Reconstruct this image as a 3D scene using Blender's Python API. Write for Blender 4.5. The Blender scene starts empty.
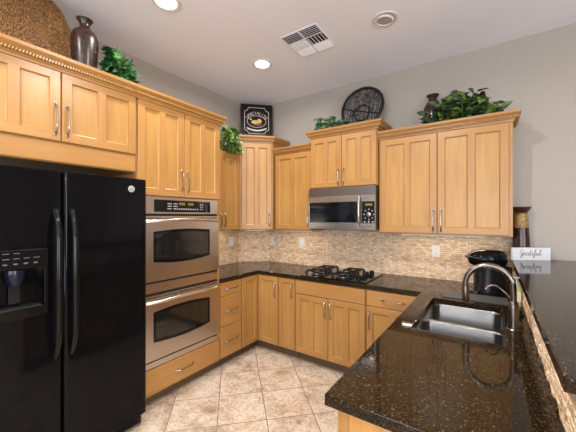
import bpy, bmesh, math, random
from mathutils import Vector, Matrix
random.seed(7)
PI = math.pi
sc = bpy.context.scene
COL = sc.collection

# ------------------------------------------------------------------ camera, world, lights, exposure
cam_d = bpy.data.cameras.new('camera'); cam = bpy.data.objects.new('camera', cam_d); COL.objects.link(cam)
cam.location = (2.855, -3.26, 1.527); cam.rotation_euler = (PI/2, 0, math.radians(34.5))
cam_d.sensor_width = 36; cam_d.lens = 298/576*36; cam_d.shift_y = 1/576; cam_d.clip_start = .02
sc.camera = cam
sc.view_settings.view_transform = 'Standard'; sc.view_settings.look = 'None'
sc.view_settings.gamma = 1; sc.view_settings.use_curve_mapping = False
sc.view_settings.exposure = -0.80
w = bpy.data.worlds.new('world'); sc.world = w; w.use_nodes = True
w.node_tree.nodes['Background'].inputs[0].default_value = (.9, .95, 1, 1)
w.node_tree.nodes['Background'].inputs[1].default_value = 0.6

def area(name, loc, rot, sx, sy, power, color=(1, 1, 1), shape='RECTANGLE', spread=PI):
    d = bpy.data.lights.new(name, 'AREA'); d.shape = shape; d.size = sx
    if shape in ('RECTANGLE', 'ELLIPSE'): d.size_y = sy
    d.energy = power; d.color = color; d.spread = spread
    o = bpy.data.objects.new(name, d); COL.objects.link(o); o.location = loc; o.rotation_euler = rot
    return o
CEIL = 3.075
# unseen fill lights, added as window daylight from behind and right of the camera
area('rear_fill_light', (3.3, -6.95, 1.55), (PI/2, 0, 0), 4.4, 2.3, 110, (.82, .91, 1))
area('rear_upward_fill', (3.3, -6.9, 1.55), (PI/2+.75, 0, 0), 4.4, 2.0, 300, (.84, .92, 1))  # tilted up, added to brighten the ceiling
area('side_fill_light', (6.55, -4.6, 1.5), (PI/2, 0, PI/2), 2.6, 2.2, 320, (1, .98, .97))

# ------------------------------------------------------------------ mesh helpers
class MB:
    def __init__(s): s.v = []; s.f = []; s.m = []; s.uv = {}
    def face(s, pts, mi=0):
        b = len(s.v); s.v += [tuple(p) for p in pts]; s.f.append(tuple(range(b, b+len(pts)))); s.m.append(mi)
    def add(s, vs, fs, mi=0, M=None):
        b = len(s.v)
        s.v += [tuple(M @ Vector(p)) if M else tuple(p) for p in vs]
        for f in fs: s.f.append(tuple(i+b for i in f)); s.m.append(mi)
    def box(s, x0, x1, y0, y1, z0, z1, mi=0, M=None):
        vs = [(x, y, z) for z in (z0, z1) for y in (y0, y1) for x in (x0, x1)]
        s.add(vs, [(0,2,3,1),(4,5,7,6),(0,1,5,4),(2,6,7,3),(0,4,6,2),(1,3,7,5)], mi, M)
    def loft(s, rings, mi=0, cap0=True, cap1=True, closed=True):
        n = len(rings[0]); b = len(s.v)
        for r in rings: s.v += [tuple(p) for p in r]
        for k in range(len(rings)-1):
            for i in range(n if closed else n-1):
                j = (i+1) % n
                s.f.append((b+k*n+i, b+k*n+j, b+(k+1)*n+j, b+(k+1)*n+i)); s.m.append(mi)
        if cap0: s.f.append(tuple(b+i for i in reversed(range(n)))); s.m.append(mi)
        if cap1: s.f.append(tuple(b+(len(rings)-1)*n+i for i in range(n))); s.m.append(mi)
    def lathe(s, prof, seg=24, mi=0, M=None, cap0=True, cap1=True):
        M = M or Matrix()
        rings = [[M @ Vector((r*math.cos(2*PI*i/seg), r*math.sin(2*PI*i/seg), z)) for i in range(seg)] for r, z in prof]
        s.loft(rings, mi, cap0, cap1)
    def tube(s, pts, r, seg=8, mi=0):
        pts = [Vector(p) for p in pts]; n = len(pts)
        rr = r if isinstance(r, (list, tuple)) else [r]*n
        t0 = (pts[1]-pts[0]).normalized()
        a = Vector((0, 0, 1)) if abs(t0.z) < .9 else Vector((1, 0, 0))
        nrm = t0.cross(a).normalized(); rings = []
        for i, p in enumerate(pts):
            t = (pts[min(i+1, n-1)]-pts[max(i-1, 0)]).normalized()
            nrm = (nrm - t*nrm.dot(t)).normalized(); bi = t.cross(nrm)
            rings.append([p+nrm*(rr[i]*math.cos(2*PI*k/seg))+bi*(rr[i]*math.sin(2*PI*k/seg)) for k in range(seg)])
        s.loft(rings, mi)
    def build(s, name, mats, parent=None, smooth=False, bevel=0, merge=False):
        me = bpy.data.meshes.new(name); me.from_pydata(s.v, [], s.f)
        for m in (mats if isinstance(mats, (list, tuple)) else [mats]): me.materials.append(m)
        for p, mi in zip(me.polygons, s.m): p.material_index = mi
        bm = bmesh.new(); bm.from_mesh(me)
        if merge: bmesh.ops.remove_doubles(bm, verts=bm.verts, dist=1e-5)
        bmesh.ops.recalc_face_normals(bm, faces=bm.faces) if merge or not s.m or True else None
        bm.to_mesh(me); bm.free()
        if smooth:
            me.shade_smooth() if hasattr(me, 'shade_smooth') else None
            try: me.set_sharp_from_angle(angle=math.radians(38))
            except Exception: pass
        o = bpy.data.objects.new(name, me); COL.objects.link(o)
        if parent: o.parent = parent
        if bevel:
            b = o.modifiers.new('bevel', 'BEVEL'); b.width = bevel; b.segments = 2; b.limit_method = 'ANGLE'; b.angle_limit = math.radians(40)
        return o

def tag(o, label, cat, group=None):
    o['label'] = label; o['category'] = cat
    if group: o['group'] = group
    return o
def struct(o):
    o['kind'] = 'structure'; return o
def thing(name, loc, label, cat, rz=0, group=None):
    o = bpy.data.objects.new(name, None); COL.objects.link(o); o.empty_display_size = .05
    o.location = loc; o.rotation_euler = (0, 0, rz)
    return tag(o, label, cat, group)
def rrect(x0, x1, y0, y1, r, z, n=6):
    out = []
    for cx, cy, a0 in ((x1-r, y1-r, 0), (x0+r, y1-r, PI/2), (x0+r, y0+r, PI), (x1-r, y0+r, 1.5*PI)):
        for k in range(n+1):
            a = a0+PI/2*k/n; out.append(Vector((cx+r*math.cos(a), cy+r*math.sin(a), z)))
    return out

# ------------------------------------------------------------------ materials
def mat(name):
    m = bpy.data.materials.new(name); m.use_nodes = True; nt = m.node_tree
    return m, nt, nt.nodes['Principled BSDF']
def N(nt, t, **kw):
    n = nt.nodes.new(t)
    for k, v in kw.items(): setattr(n, k, v)
    return n
def ramp(nt, fac, stops):
    r = N(nt, 'ShaderNodeValToRGB'); e = r.color_ramp.elements
    while len(e) < len(stops): e.new(.5)
    for el, (p, c) in zip(e, stops): el.position = p; el.color = (*c, 1)
    nt.links.new(fac, r.inputs[0]); return r.outputs[0]
def coords(nt, rand=False, scale=(1, 1, 1), rot=(0, 0, 0), loc=(0, 0, 0), src='Object'):
    tc = N(nt, 'ShaderNodeTexCoord'); out = tc.outputs[src]
    if rand:
        oi = N(nt, 'ShaderNodeObjectInfo'); mu = N(nt, 'ShaderNodeMath', operation='MULTIPLY'); mu.inputs[1].default_value = 37.
        nt.links.new(oi.outputs['Random'], mu.inputs[0])
        ad = N(nt, 'ShaderNodeVectorMath', operation='ADD'); nt.links.new(out, ad.inputs[0]); nt.links.new(mu.outputs[0], ad.inputs[1]); out = ad.outputs[0]
    mp = N(nt, 'ShaderNodeMapping'); nt.links.new(out, mp.inputs[0])
    mp.inputs['Scale'].default_value = scale; mp.inputs['Rotation'].default_value = rot; mp.inputs['Location'].default_value = loc
    return mp.outputs[0]
def noise(nt, vec, scale, detail=3, rough=.5):
    n = N(nt, 'ShaderNodeTexNoise'); n.inputs['Scale'].default_value = scale; n.inputs['Detail'].default_value = detail
    n.inputs['Roughness'].default_value = rough; nt.links.new(vec, n.inputs['Vector']); return n.outputs['Fac']
def mixc(nt, a, b, fac, mode='MIX'):
    m = N(nt, 'ShaderNodeMix', data_type='RGBA', blend_type=mode)
    for s_, v in ((m.inputs[6], a), (m.inputs[7], b), (m.inputs[0], fac)):
        if hasattr(v, 'is_linked') or hasattr(v, 'links'): nt.links.new(v, s_)
        elif isinstance(v, tuple): s_.default_value = (*v, 1)
        else: s_.default_value = v
    return m.outputs[2]
def bump(nt, b, h, strength=.2, dist=.01):
    n = N(nt, 'ShaderNodeBump'); n.inputs['Strength'].default_value = strength; n.inputs['Distance'].default_value = dist
    nt.links.new(h, n.inputs['Height']); nt.links.new(n.outputs[0], b.inputs['Normal'])
def plain(name, c, rough=.5, metal=0, spec=.5, coat=0):
    m, nt, b = mat(name); b.inputs['Base Color'].default_value = (*c, 1); b.inputs['Roughness'].default_value = rough
    b.inputs['Metallic'].default_value = metal; b.inputs['Specular IOR Level'].default_value = spec; b.inputs['Coat Weight'].default_value = coat
    # faint procedural variation of the surface
    v = coords(nt); f = noise(nt, v, 60, 2)
    mr = N(nt, 'ShaderNodeMapRange'); mr.inputs[3].default_value = max(0, rough-.03); mr.inputs[4].default_value = rough+.03
    nt.links.new(f, mr.inputs[0]); nt.links.new(mr.outputs[0], b.inputs['Roughness'])
    return m
def wood(name, horiz, tint=.69, yellow=0):
    m, nt, b = mat(name)
    sc_ = (1.2, 14, 14) if horiz else (14, 14, 1.2)
    v = coords(nt, True, sc_)
    f1 = noise(nt, v, 1.6, 5, .55)
    sc2 = (3, 60, 60) if horiz else (60, 60, 3)
    f2 = noise(nt, coords(nt, True, sc2), 1.5, 3)
    f3 = noise(nt, coords(nt, True, (1, 1, 1)), 2.2, 1)
    t = tint
    c1 = ramp(nt, f1, [(.25, (.50*t, .240*t, .066*t)), (.5, (.56*t, (.280+yellow)*t, .082*t)), (.75, (.60*t, (.315+yellow)*t, .102*t))])
    c2 = ramp(nt, f2, [(.35, (.93, .91, .89)), (.6, (1, 1, 1))])
    c3 = ramp(nt, f3, [(.3, (.90, .88, .86)), (.7, (1.0, 1.0, 1.0))])
    c = mixc(nt, mixc(nt, c1, c2, 1.0, 'MULTIPLY'), c3, 1.0, 'MULTIPLY')
    nt.links.new(c, b.inputs['Base Color']); b.inputs['Roughness'].default_value = .33; b.inputs['Specular IOR Level'].default_value = .45
    return m
WV = wood('maple_vertical_grain', False); WH = wood('maple_horizontal_grain', True)
WP = wood('maple_panel', False, .72, .02)
WC = wood('maple_crown', True, .62)
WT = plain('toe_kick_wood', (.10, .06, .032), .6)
def wallmat(name, c):
    m, nt, b = mat(name); v = coords(nt)
    f = noise(nt, v, 90, 4); bump(nt, b, f, .06, .004)
    c_ = ramp(nt, noise(nt, v, 1.5, 2), [(.3, tuple(x*.97 for x in c)), (.7, c)])
    nt.links.new(c_, b.inputs['Base Color']); b.inputs['Roughness'].default_value = .75; return m
M_WALL = wallmat('wall_paint', (.345, .308, .272)); M_CEIL = wallmat('ceiling_paint', (.79, .80, .87))
def floor_mat():
    m, nt, b = mat('stone_floor_tile')
    v = coords(nt, rot=(0, 0, -PI/4), loc=(.035, 1.3577, 0))
    br = N(nt, 'ShaderNodeTexBrick', offset=0, squash=1); nt.links.new(v, br.inputs['Vector'])
    br.inputs['Scale'].default_value = 1; br.inputs['Brick Width'].default_value = .364; br.inputs['Row Height'].default_value = .364
    br.inputs['Mortar Size'].default_value = .0035; br.inputs['Mortar Smooth'].default_value = .2; br.inputs['Bias'].default_value = 0
    br.inputs['Color1'].default_value = (0, 0, 0, 1); br.inputs['Color2'].default_value = (1, 1, 1, 1); br.inputs['Mortar'].default_value = (.5, .5, .5, 1)
    sh = N(nt, 'ShaderNodeVectorMath', operation='ADD'); o = coords(nt); mm = N(nt, 'ShaderNodeVectorMath', operation='SCALE'); mm.inputs['Scale'].default_value = 9
    nt.links.new(br.outputs['Color'], mm.inputs[0]); nt.links.new(o, sh.inputs[0]); nt.links.new(mm.outputs[0], sh.inputs[1])
    big = noise(nt, sh.outputs[0], 5.5, 9, .70); fine = noise(nt, sh.outputs[0], 42, 6, .7); hue = noise(nt, sh.outputs[0], 3.1, 3)
    c1 = ramp(nt, big, [(.30, (.27, .18, .115)), (.42, (.48, .365, .265)), (.52, (.62, .50, .385)), (.7, (.69, .585, .475))])
    c1 = mixc(nt, c1, (.44, .26, .12), ramp(nt, hue, [(.53, (0, 0, 0)), (.70, (.6, .6, .6))]))
    c2 = ramp(nt, fine, [(.36, (.55, .50, .46)), (.54, (1, 1, 1))])
    c = mixc(nt, c1, c2, .7, 'MULTIPLY')
    c = mixc(nt, c, (.17, .14, .115), br.outputs['Fac'])
    nt.links.new(c, b.inputs['Base Color']); b.inputs['Roughness'].default_value = .42
    inv = N(nt, 'ShaderNodeMath', operation='SUBTRACT'); inv.inputs[0].default_value = 1; nt.links.new(br.outputs['Fac'], inv.inputs[1]); bump(nt, b, inv.outputs[0], .4, .003)
    return m
def granite_mat():
    m, nt, b = mat('dark_brown_granite'); v = coords(nt)
    vo = N(nt, 'ShaderNodeTexVoronoi'); vo.inputs['Scale'].default_value = 240; nt.links.new(v, vo.inputs['Vector'])
    sep = N(nt, 'ShaderNodeSeparateColor'); nt.links.new(vo.outputs['Color'], sep.inputs[0])
    base = ramp(nt, sep.outputs[0], [(.0, (.004, .003, .002)), (.4, (.010, .006, .003)), (.7, (.020, .0115, .0042)), (.94, (.042, .024, .009)), (.985, (.10, .078, .055))])
    big = noise(nt, v, 7, 3); c = mixc(nt, base, (.012, .008, .005), ramp(nt, big, [(.35, (.6, .6, .6)), (.6, (0, 0, 0))]))
    vo2 = N(nt, 'ShaderNodeTexVoronoi'); vo2.inputs['Scale'].default_value = 75; nt.links.new(v, vo2.inputs['Vector'])
    sep2 = N(nt, 'ShaderNodeSeparateColor'); nt.links.new(vo2.outputs['Color'], sep2.inputs[0])
    near = ramp(nt, vo2.outputs['Distance'], [(.12, (1, 1, 1)), (.22, (0, 0, 0))]); pick = ramp(nt, sep2.outputs[1], [(.90, (0, 0, 0)), (.93, (1, 1, 1))])
    fl = mixc(nt, near, pick, 1.0, 'MULTIPLY'); c = mixc(nt, c, (.15, .125, .09), fl)
    nt.links.new(c, b.inputs['Base Color']); b.inputs['Roughness'].default_value = .055; b.inputs['Specular IOR Level'].default_value = .22
    return m
def mosaic_mat():
    m, nt, b = mat('stone_mosaic_tile'); v = coords(nt, src='UV')
    def brick(wd, off):
        br = N(nt, 'ShaderNodeTexBrick', offset=off, squash=1); nt.links.new(v, br.inputs['Vector'])
        br.inputs['Scale'].default_value = 1; br.inputs['Brick Width'].default_value = wd; br.inputs['Row Height'].default_value = .0195
        br.inputs['Mortar Size'].default_value = .0016; br.inputs['Mortar Smooth'].default_value = .3; br.inputs['Bias'].default_value = 0
        br.inputs['Color1'].default_value = (0, 0, 0, 1); br.inputs['Color2'].default_value = (1, 1, 1, 1); br.inputs['Mortar'].default_value = (.5, .5, .5, 1); return br
    br = brick(.045, .37)
    sh = N(nt, 'ShaderNodeVectorMath', operation='ADD'); mm = N(nt, 'ShaderNodeVectorMath', operation='SCALE'); mm.inputs['Scale'].default_value = 5
    nt.links.new(br.outputs['Color'], mm.inputs[0]); nt.links.new(v, sh.inputs[0]); nt.links.new(mm.outputs[0], sh.inputs[1])
    f = noise(nt, sh.outputs[0], 26, 4, .6)
    sep = N(nt, 'ShaderNodeSeparateColor'); nt.links.new(br.outputs['Color'], sep.inputs[0])
    c = ramp(nt, sep.outputs[0], [(.0, (.52, .35, .215)), (.2, (.65, .455, .295)), (.7, (.74, .535, .355)), (1, (.82, .63, .45))])
    c = mixc(nt, c, ramp(nt, f, [(.3, (.72, .69, .66)), (.62, (1.06, 1.05, 1.04))]), 1.0, 'MULTIPLY')
    c = mixc(nt, c, (.30, .22, .15), br.outputs['Fac'])
    nt.links.new(c, b.inputs['Base Color']); b.inputs['Roughness'].default_value = .5
    ad = N(nt, 'ShaderNodeMath', operation='SUBTRACT'); nt.links.new(f, ad.inputs[0]); nt.links.new(br.outputs['Fac'], ad.inputs[1]); bump(nt, b, ad.outputs[0], .6, .003)
    return m
def steel_mat(name, c=(.60, .55, .50), r=.28, horiz=True):
    m, nt, b = mat(name); v = coords(nt, scale=(2, 2, 260) if horiz else (260, 260, 2))
    f = noise(nt, v, 1, 2); mr = N(nt, 'ShaderNodeMapRange'); mr.inputs[3].default_value = r-.02; mr.inputs[4].default_value = r+.03
    nt.links.new(f, mr.inputs[0]); nt.links.new(mr.outputs[0], b.inputs['Roughness'])
    b.inputs['Base Color'].default_value = (*c, 1); b.inputs['Metallic'].default_value = 1
    return m
def leaf_mat(name, stops):
    m, nt, b = mat(name); g = N(nt, 'ShaderNodeNewGeometry')
    c = ramp(nt, g.outputs['Random Per Island'], stops); f = noise(nt, coords(nt), 30, 2)
    c = mixc(nt, c, ramp(nt, f, [(.35, (.6, .6, .6)), (.65, (1.15, 1.15, 1.1))]), 1.0, 'MULTIPLY')
    nt.links.new(c, b.inputs['Base Color']); b.inputs['Roughness'].default_value = .42; return m
def emit(name, c, s):
    m, nt, b = mat(name); b.inputs['Base Color'].default_value = (*c, 1)
    b.inputs['Emission Color'].default_value = (*c, 1); b.inputs['Emission Strength'].default_value = s; return m
M_FLOOR = floor_mat(); M_GRAN = granite_mat(); M_MOS = mosaic_mat()
STEEL = steel_mat('brushed_steel', (.58, .515, .455)); STEEL_D = steel_mat('darker_steel', (.20, .185, .175), .30); STEEL_S = steel_mat('sink_steel', (.20, .195, .188), .28); STEEL_S.node_tree.nodes['Noise Texture'].inputs['Scale'].default_value = .05
NICKEL = plain('satin_nickel', (.36, .32, .28), .25, 1); FAUC = plain('bronzed_nickel', (.20, .165, .14), .26, 1); CHROME = plain('chrome', (.75, .73, .70), .12, 1)
FR = plain('gloss_black_enamel', (.003, .003, .0035), .08, 0, .15); BLK = plain('black_plastic', (.007, .007, .008), .28, 0, .25)
BGLASS = plain('black_glass', (.004, .004, .005), .05, 0, .3); IRON = plain('cast_iron', (.0045, .0045, .0045), .42, 0, .3)
GAP = plain('dark_gap', (.004, .004, .004), .7); WHITE = plain('white_plastic', (.62, .60, .58), .4); GREYP = plain('grey_print', (.45, .45, .47), .5)
BTN = plain('button_grey', (.075, .075, .08), .5); KEY = plain('key_grey', (.42, .42, .43), .5); DISP = emit('amber_display', (.12, .085, .012), .25)

# ------------------------------------------------------------------ room shell
RX, RY = 6.6, -7.0
def box_obj(name, x0, x1, y0, y1, z0, z1, m, bevel=0):
    b = MB(); b.box(x0, x1, y0, y1, z0, z1); return struct(b.build(name, m, bevel=bevel))
box_obj('floor', -.15, RX+.15, RY-.15, .15, -.1, 0, M_FLOOR)
box_obj('ceiling', -.15, RX+.15, RY-.15, .15, CEIL, CEIL+.1, M_CEIL)
box_obj('wall_left', -.15, 0, RY, .15, 0, CEIL, M_WALL)
box_obj('wall_back', -.0, RX+.15, 0, .15, 0, CEIL, M_WALL)
DG = .30
b = MB(); b.loft([[Vector((0, -DG, z)), Vector((DG, 0, z)), Vector((0, 0, z))] for z in (0, CEIL)]); struct(b.build('wall_corner', M_WALL))
b = MB()   # unseen rear wall, its wide opening added for the fill lights
b.box(0, 1.1, RY-.15, RY, 0, CEIL); b.box(5.5, RX+.15, RY-.15, RY, 0, CEIL); b.box(1.1, 5.5, RY-.15, RY, 0, .4); b.box(1.1, 5.5, RY-.15, RY, 2.7, CEIL)
struct(b.build('wall_rear', M_WALL))
b = MB()  # unseen right wall, its opening added for the side fill light
b.box(RX, RX+.15, RY, -5.9, 0, CEIL); b.box(RX, RX+.15, -3.3, 0, 0, CEIL); b.box(RX, RX+.15, -5.9, -3.3, 0, .4); b.box(RX, RX+.15, -5.9, -3.3, 2.6, CEIL)
struct(b.build('wall_right', M_WALL))
# tiled backsplash, running along the left wall, the clipped corner and the back wall
def strip(name, path, z0, z1, th, u0=0):
    me = bpy.data.meshes.new(name); vs = []; fs = []; uv = []; u = u0; n = len(path)
    inner = path; outer = []
    for i, (x, y) in enumerate(path):
        ds = []
        for a, c in ((i-1, i), (i, i+1)):
            if 0 <= a and c < n:
                d = Vector((path[c][0]-path[a][0], path[c][1]-path[a][1])).normalized(); ds.append(Vector((d.y, -d.x)))
        m_ = sum(ds, Vector((0, 0))).normalized(); k = th/max(.3, m_.dot(ds[0])); outer.append((x+m_.x*k, y+m_.y*k))
    us = [u0]
    for i in range(1, n): us.append(us[-1]+math.dist(path[i-1], path[i]))
    def q(pts, uvs):
        bb = len(vs); vs.extend(pts); fs.append(tuple(range(bb, bb+4))); uv.extend(uvs)
    for i in range(n-1):
        (ax, ay), (bx_, by_) = outer[i], outer[i+1]; (cx, cy), (dx, dy) = inner[i], inner[i+1]
        q([(ax, ay, z0), (bx_, by_, z0), (bx_, by_, z1), (ax, ay, z1)], [(us[i], z0), (us[i+1], z0), (us[i+1], z1), (us[i], z1)])
        q([(ax, ay, z1), (bx_, by_, z1), (dx, dy, z1), (cx, cy, z1)], [(us[i], z1), (us[i+1], z1), (us[i+1], z1+th), (us[i], z1+th)])
        q([(cx, cy, z0), (cx, cy, z1), (dx, dy, z1), (dx, dy, z0)], [(us[i], z0)]*4)
    for i in (0, n-1):
        (ax, ay), (cx, cy) = outer[i], inner[i]
        q([(ax, ay, z0), (ax, ay, z1), (cx, cy, z1), (cx, cy, z0)], [(0, z0), (0, z1), (th, z1), (th, z0)])
    me.from_pydata(vs, [], fs); l = me.uv_layers.new(name='UVMap')
    for k, c in enumerate(uv): l.data[k].uv = c
    me.materials.append(M_MOS); o = bpy.data.objects.new(name, me); COL.objects.link(o); return struct(o)
strip('trim_1', [(0.0, -1.203), (0.0, -DG), (DG, 0.0), (3.03, 0.0)], .914, 1.372, .008)
# half wall behind the sink: plaster core and a mosaic face
box_obj('wall_bar', 3.038, 3.16, -2.335, 0, 0, 1.135, M_WALL)
def chip_mat():
    m, nt, b = mat('split_stone_chips'); g = N(nt, 'ShaderNodeNewGeometry')
    c = ramp(nt, g.outputs['Random Per Island'], [(0, (.40, .25, .14)), (.15, (.62, .43, .27)), (.6, (.74, .55, .37)), (1, (.84, .67, .49))])
    c = mixc(nt, c, ramp(nt, noise(nt, coords(nt), 70, 4, .65), [(.34, (.62, .56, .50)), (.56, (1.04, 1.03, 1.02))]), 1.0, 'MULTIPLY')
    nt.links.new(c, b.inputs['Base Color']); b.inputs['Roughness'].default_value = .6; return m
b = MB(); rc = random.Random(11); b.box(3.032, 3.0375, -2.335, -.010, .9145, 1.134)   # grout bed
for row in range(11):
    z0 = .9155+row*.0198; y = -2.335+rc.uniform(-.04, 0)
    while y < -.012:
        ln = rc.uniform(.028, .055); y0, y1 = max(y, -2.335), min(y+ln-.002, -.012)
        if y1-y0 > .006:
            p = rc.uniform(.004, .009); q_ = lambda: rc.uniform(-.0018, .0018)
            x_ = 3.032-p
            b.add([(3.032, y0, z0), (3.032, y1, z0), (3.032, y1, z0+.0180), (3.032, y0, z0+.0180), (x_+q_(), y0+.0015, z0+.0012), (x_+q_(), y1-.0015, z0+.0012), (x_+q_(), y1-.0015, z0+.0168), (x_+q_(), y0+.0015, z0+.0168)],
                  [(0,1,2,3),(4,5,6,7),(0,1,5,4),(1,2,6,5),(2,3,7,6),(3,0,4,7)])
        y += ln
struct(b.build('trim_2', chip_mat()))

# ------------------------------------------------------------------ cabinet parts
def door_mesh(x0, x1, z0, z1, n=1, st=.055, cs=.05, T=.02, rec=.012, horiz_slab=False):
    b = MB(); yf, yb = -T, -.0008; e = .003
    O = [(x0, z0), (x1, z0), (x1, z1), (x0, z1)]; I = [(x0+e, z0+e), (x1-e, z0+e), (x1-e, z1-e), (x0+e, z1-e)]
    for i in range(4):
        j = (i+1) % 4
        b.face([(O[i][0], yb, O[i][1]), (O[j][0], yb, O[j][1]), (O[j][0], yf+e, O[j][1]), (O[i][0], yf+e, O[i][1])])
        b.face([(O[i][0], yf+e, O[i][1]), (O[j][0], yf+e, O[j][1]), (I[j][0], yf, I[j][1]), (I[i][0], yf, I[i][1])])
    b.face([(p[0], yb, p[1]) for p in reversed(O)])
    if n == 0:
        b.face([(p[0], yf, p[1]) for p in I]); return b
    def fq(a, c, d, g, mi): b.face([(a, yf, d), (c, yf, d), (c, yf, g), (a, yf, g)], mi)
    X0, X1, Z0, Z1 = x0+e, x1-e, z0+e, z1-e
    fq(X0, x0+st, Z0, Z1, 0); fq(x1-st, X1, Z0, Z1, 0)
    fq(x0+st, x1-st, Z0, z0+st, 1); fq(x0+st, x1-st, z1-st, Z1, 1)
    pw = ((x1-x0)-2*st-(n-1)*cs)/n
    for k in range(n):
        a = x0+st+k*(pw+cs); c = a+pw; d, g = z0+st, z1-st
        if k: fq(a-cs, a, d, g, 0)
        ch = .009; yr = yf+rec
        P = [(a, d), (c, d), (c, g), (a, g)]; Q = [(a+ch, d+ch), (c-ch, d+ch), (c-ch, g-ch), (a+ch, g-ch)]
        R_ = [(a+.002, d+.002), (c-.002, d+.002), (c-.002, g-.002), (a+.002, g-.002)]
        for i in range(4):
            j = (i+1) % 4; mi = 1 if i in (0, 2) else 0
            b.face([(P[i][0], yf, P[i][1]), (P[j][0], yf, P[j][1]), (R_[j][0], yf+.007, R_[j][1]), (R_[i][0], yf+.007, R_[i][1])], mi)
            b.face([(R_[i][0], yf+.007, R_[i][1]), (R_[j][0], yf+.007, R_[j][1]), (Q[j][0], yr, Q[j][1]), (Q[i][0], yr, Q[i][1])], mi)
        b.face([(p[0], yr, p[1]) for p in Q], 2)
    return b
def pull(parent, x, z, L, vert=True):
    b = MB(); pts = []; rr = []
    for k in range(15):
        t = k/14; s_ = math.sin(PI*t); d = -.019-.031*min(1, (s_*1.5))**.75
        u = (t-.5)*L
        pts.append((x, d, z+u) if vert else (x+u, d, z)); rr.append(.0062 - .0015*s_)
    b.tube(pts, rr, 8)
    for sg in (-1, 1):
        p = (x, -.0195, z+sg*L/2) if vert else (x+sg*L/2, -.0195, z)
        b.lathe([(.009, -.001), (.009, .004), (.005, .007)], 10, M=Matrix.Translation(p) @ Matrix.Rotation(PI/2, 4, 'X'))
    return b.build('handle', NICKEL, parent, True)
def door(par, x0, x1, z0, z1, n=1, h=None, hz=None, L=.15, name='door', **kw):
    o = door_mesh(x0, x1, z0, z1, n, **kw).build(name, [WV, WH, WP], par, merge=True)
    if h == 'r': pull(o, x1-.028, hz, L)
    elif h == 'l': pull(o, x0+.028, hz, L)
    return o
def drawer(par, x0, x1, z0, z1, p=True, L=.15, name='drawer'):
    o = door_mesh(x0, x1, z0, z1, 0).build(name, [WH], par, merge=True)
    if p: pull(o, (x0+x1)/2, (z0+z1)/2, L, False)
    return o
CROWN = [(0, 0), (.010, 0), (.012, .012), (.020, .020), (.024, .034), (.038, .044), (.052, .056), (.060, .066), (.062, .085), (0, .085)]
def crown(par, path, z, h=.085, out=.062, name='crown_molding', rope=True):
    n = len(path); nrm = []
    for i in range(n):
        ds = []
        for a, c in ((i-1, i), (i, i+1)):
            if 0 <= a and c < n:
                d = Vector((path[c][0]-path[a][0], path[c][1]-path[a][1])).normalized(); ds.append(Vector((d.y, -d.x)))
        m_ = sum(ds, Vector((0, 0))).normalized(); nrm.append(m_/max(.2, m_.dot(ds[0])))
    b = MB(); rings = []
    for (x, y), m_ in zip(path, nrm):
        rings.append([Vector((x+m_.x*o_*out/.062, y+m_.y*o_*out/.062, z+z_*h/.085)) for o_, z_ in CROWN])
    b.loft(rings); c = b.build(name, WC, par)
    if rope:
        rb = MB(); oo = .030*out/.062+.004; zz = z+.036*h/.085
        for i in range(n-1):
            p = Vector(path[i])+nrm[i]*oo; q = Vector(path[i+1])+nrm[i+1]*oo; L = (q-p).length; d = (q-p)/L; k = max(1, int(L/.0152))
            for j in range(k):
                cpt = p+d*(L*(j+.5)/k); an = math.atan2(d.y, d.x)
                M = Matrix.Translation((cpt.x, cpt.y, zz)) @ Matrix.Rotation(an, 4, 'Z') @ Matrix.Rotation(.5, 4, 'Y')
                rb.add([(-.0042, -.007, -.009), (.0042, -.007, -.009), (.0042, .006, -.009), (-.0042, .006, -.009), (-.0042, -.007, .009), (.0042, -.007, .009), (.0042, .006, .009), (-.0042, .006, .009), ],
                       [(0,3,2,1),(4,5,6,7),(0,1,5,4),(1,2,6,5),(2,3,7,6),(3,0,4,7)], 0, M)
        rb.build('rope_trim', WV, c)
    return c
def carcass(par, W, D, H, toe=0, name='body'):
    b = MB(); b.box(0, W, 0, D, toe, H); o = b.build(name, WV, par, bevel=.0015)
    if toe:
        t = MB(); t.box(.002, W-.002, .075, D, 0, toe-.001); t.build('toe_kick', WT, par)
    return o
A_L, A_B, A_D, A_P = PI/2, 0, PI/4, -PI/2
FX = .61   # front plane of the deep cabinets on the left wall

# tall cabinet over the refrigerator
c = thing('refrigerator_cabinet', (FX, -2.985, 1.865), 'maple double-door cabinet mounted over the black refrigerator', 'cabinet', A_L)
Wd = 2.985-2.045
carcass(c, Wd, .608, 2.43-1.865)
door(c, .012, .456, .135, .573, 2, 'r', .27, .19); door(c, .462, Wd-.008, .135, .573, 2, 'l', .27, .19)
b = MB(); b.box(.012, Wd-.008, -.012, -.0008, .006, .122); b.build('valance', WH, c, bevel=.003)
# side panel left of the refrigerator, standing on the floor
# oven tower
c = thing('oven_cabinet', (FX, -2.043, 0), 'tall maple cabinet tower built around the double wall oven', 'cabinet', A_L)
Wo = 2.043-1.205
b = MB()
b.box(0, .04, 0, .608, .10, 2.43); b.box(Wo-.026, Wo, 0, .608, .10, 2.43); b.box(.04, Wo-.026, 0, .608, .10, .326); b.box(.04, Wo-.026, 0, .608, 1.694, 2.43); b.box(.04, Wo-.026, .59, .608, .326, 1.694)
b.build('body', WV, c)
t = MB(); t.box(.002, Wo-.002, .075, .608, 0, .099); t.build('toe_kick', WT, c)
door(c, .006, .4185, 1.70, 2.437, 2, 'r', 1.835, .19); door(c, .4245, Wo-.006, 1.70, 2.437, 2, 'l', 1.825, .19)
drawer(c, .02, Wo-.012, .118, .318, True, .18)
# one long crown moulding over both
c = thing('crown_molding', (FX, -2.985, 2.43), 'long carved crown molding running over the refrigerator cabinet and the oven tower', 'molding', A_L)
crown(c, [(0, -.02), (2.985-1.205, -.02), (2.985-1.205, .60)], .002, .085, .048, 'molding')

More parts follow.
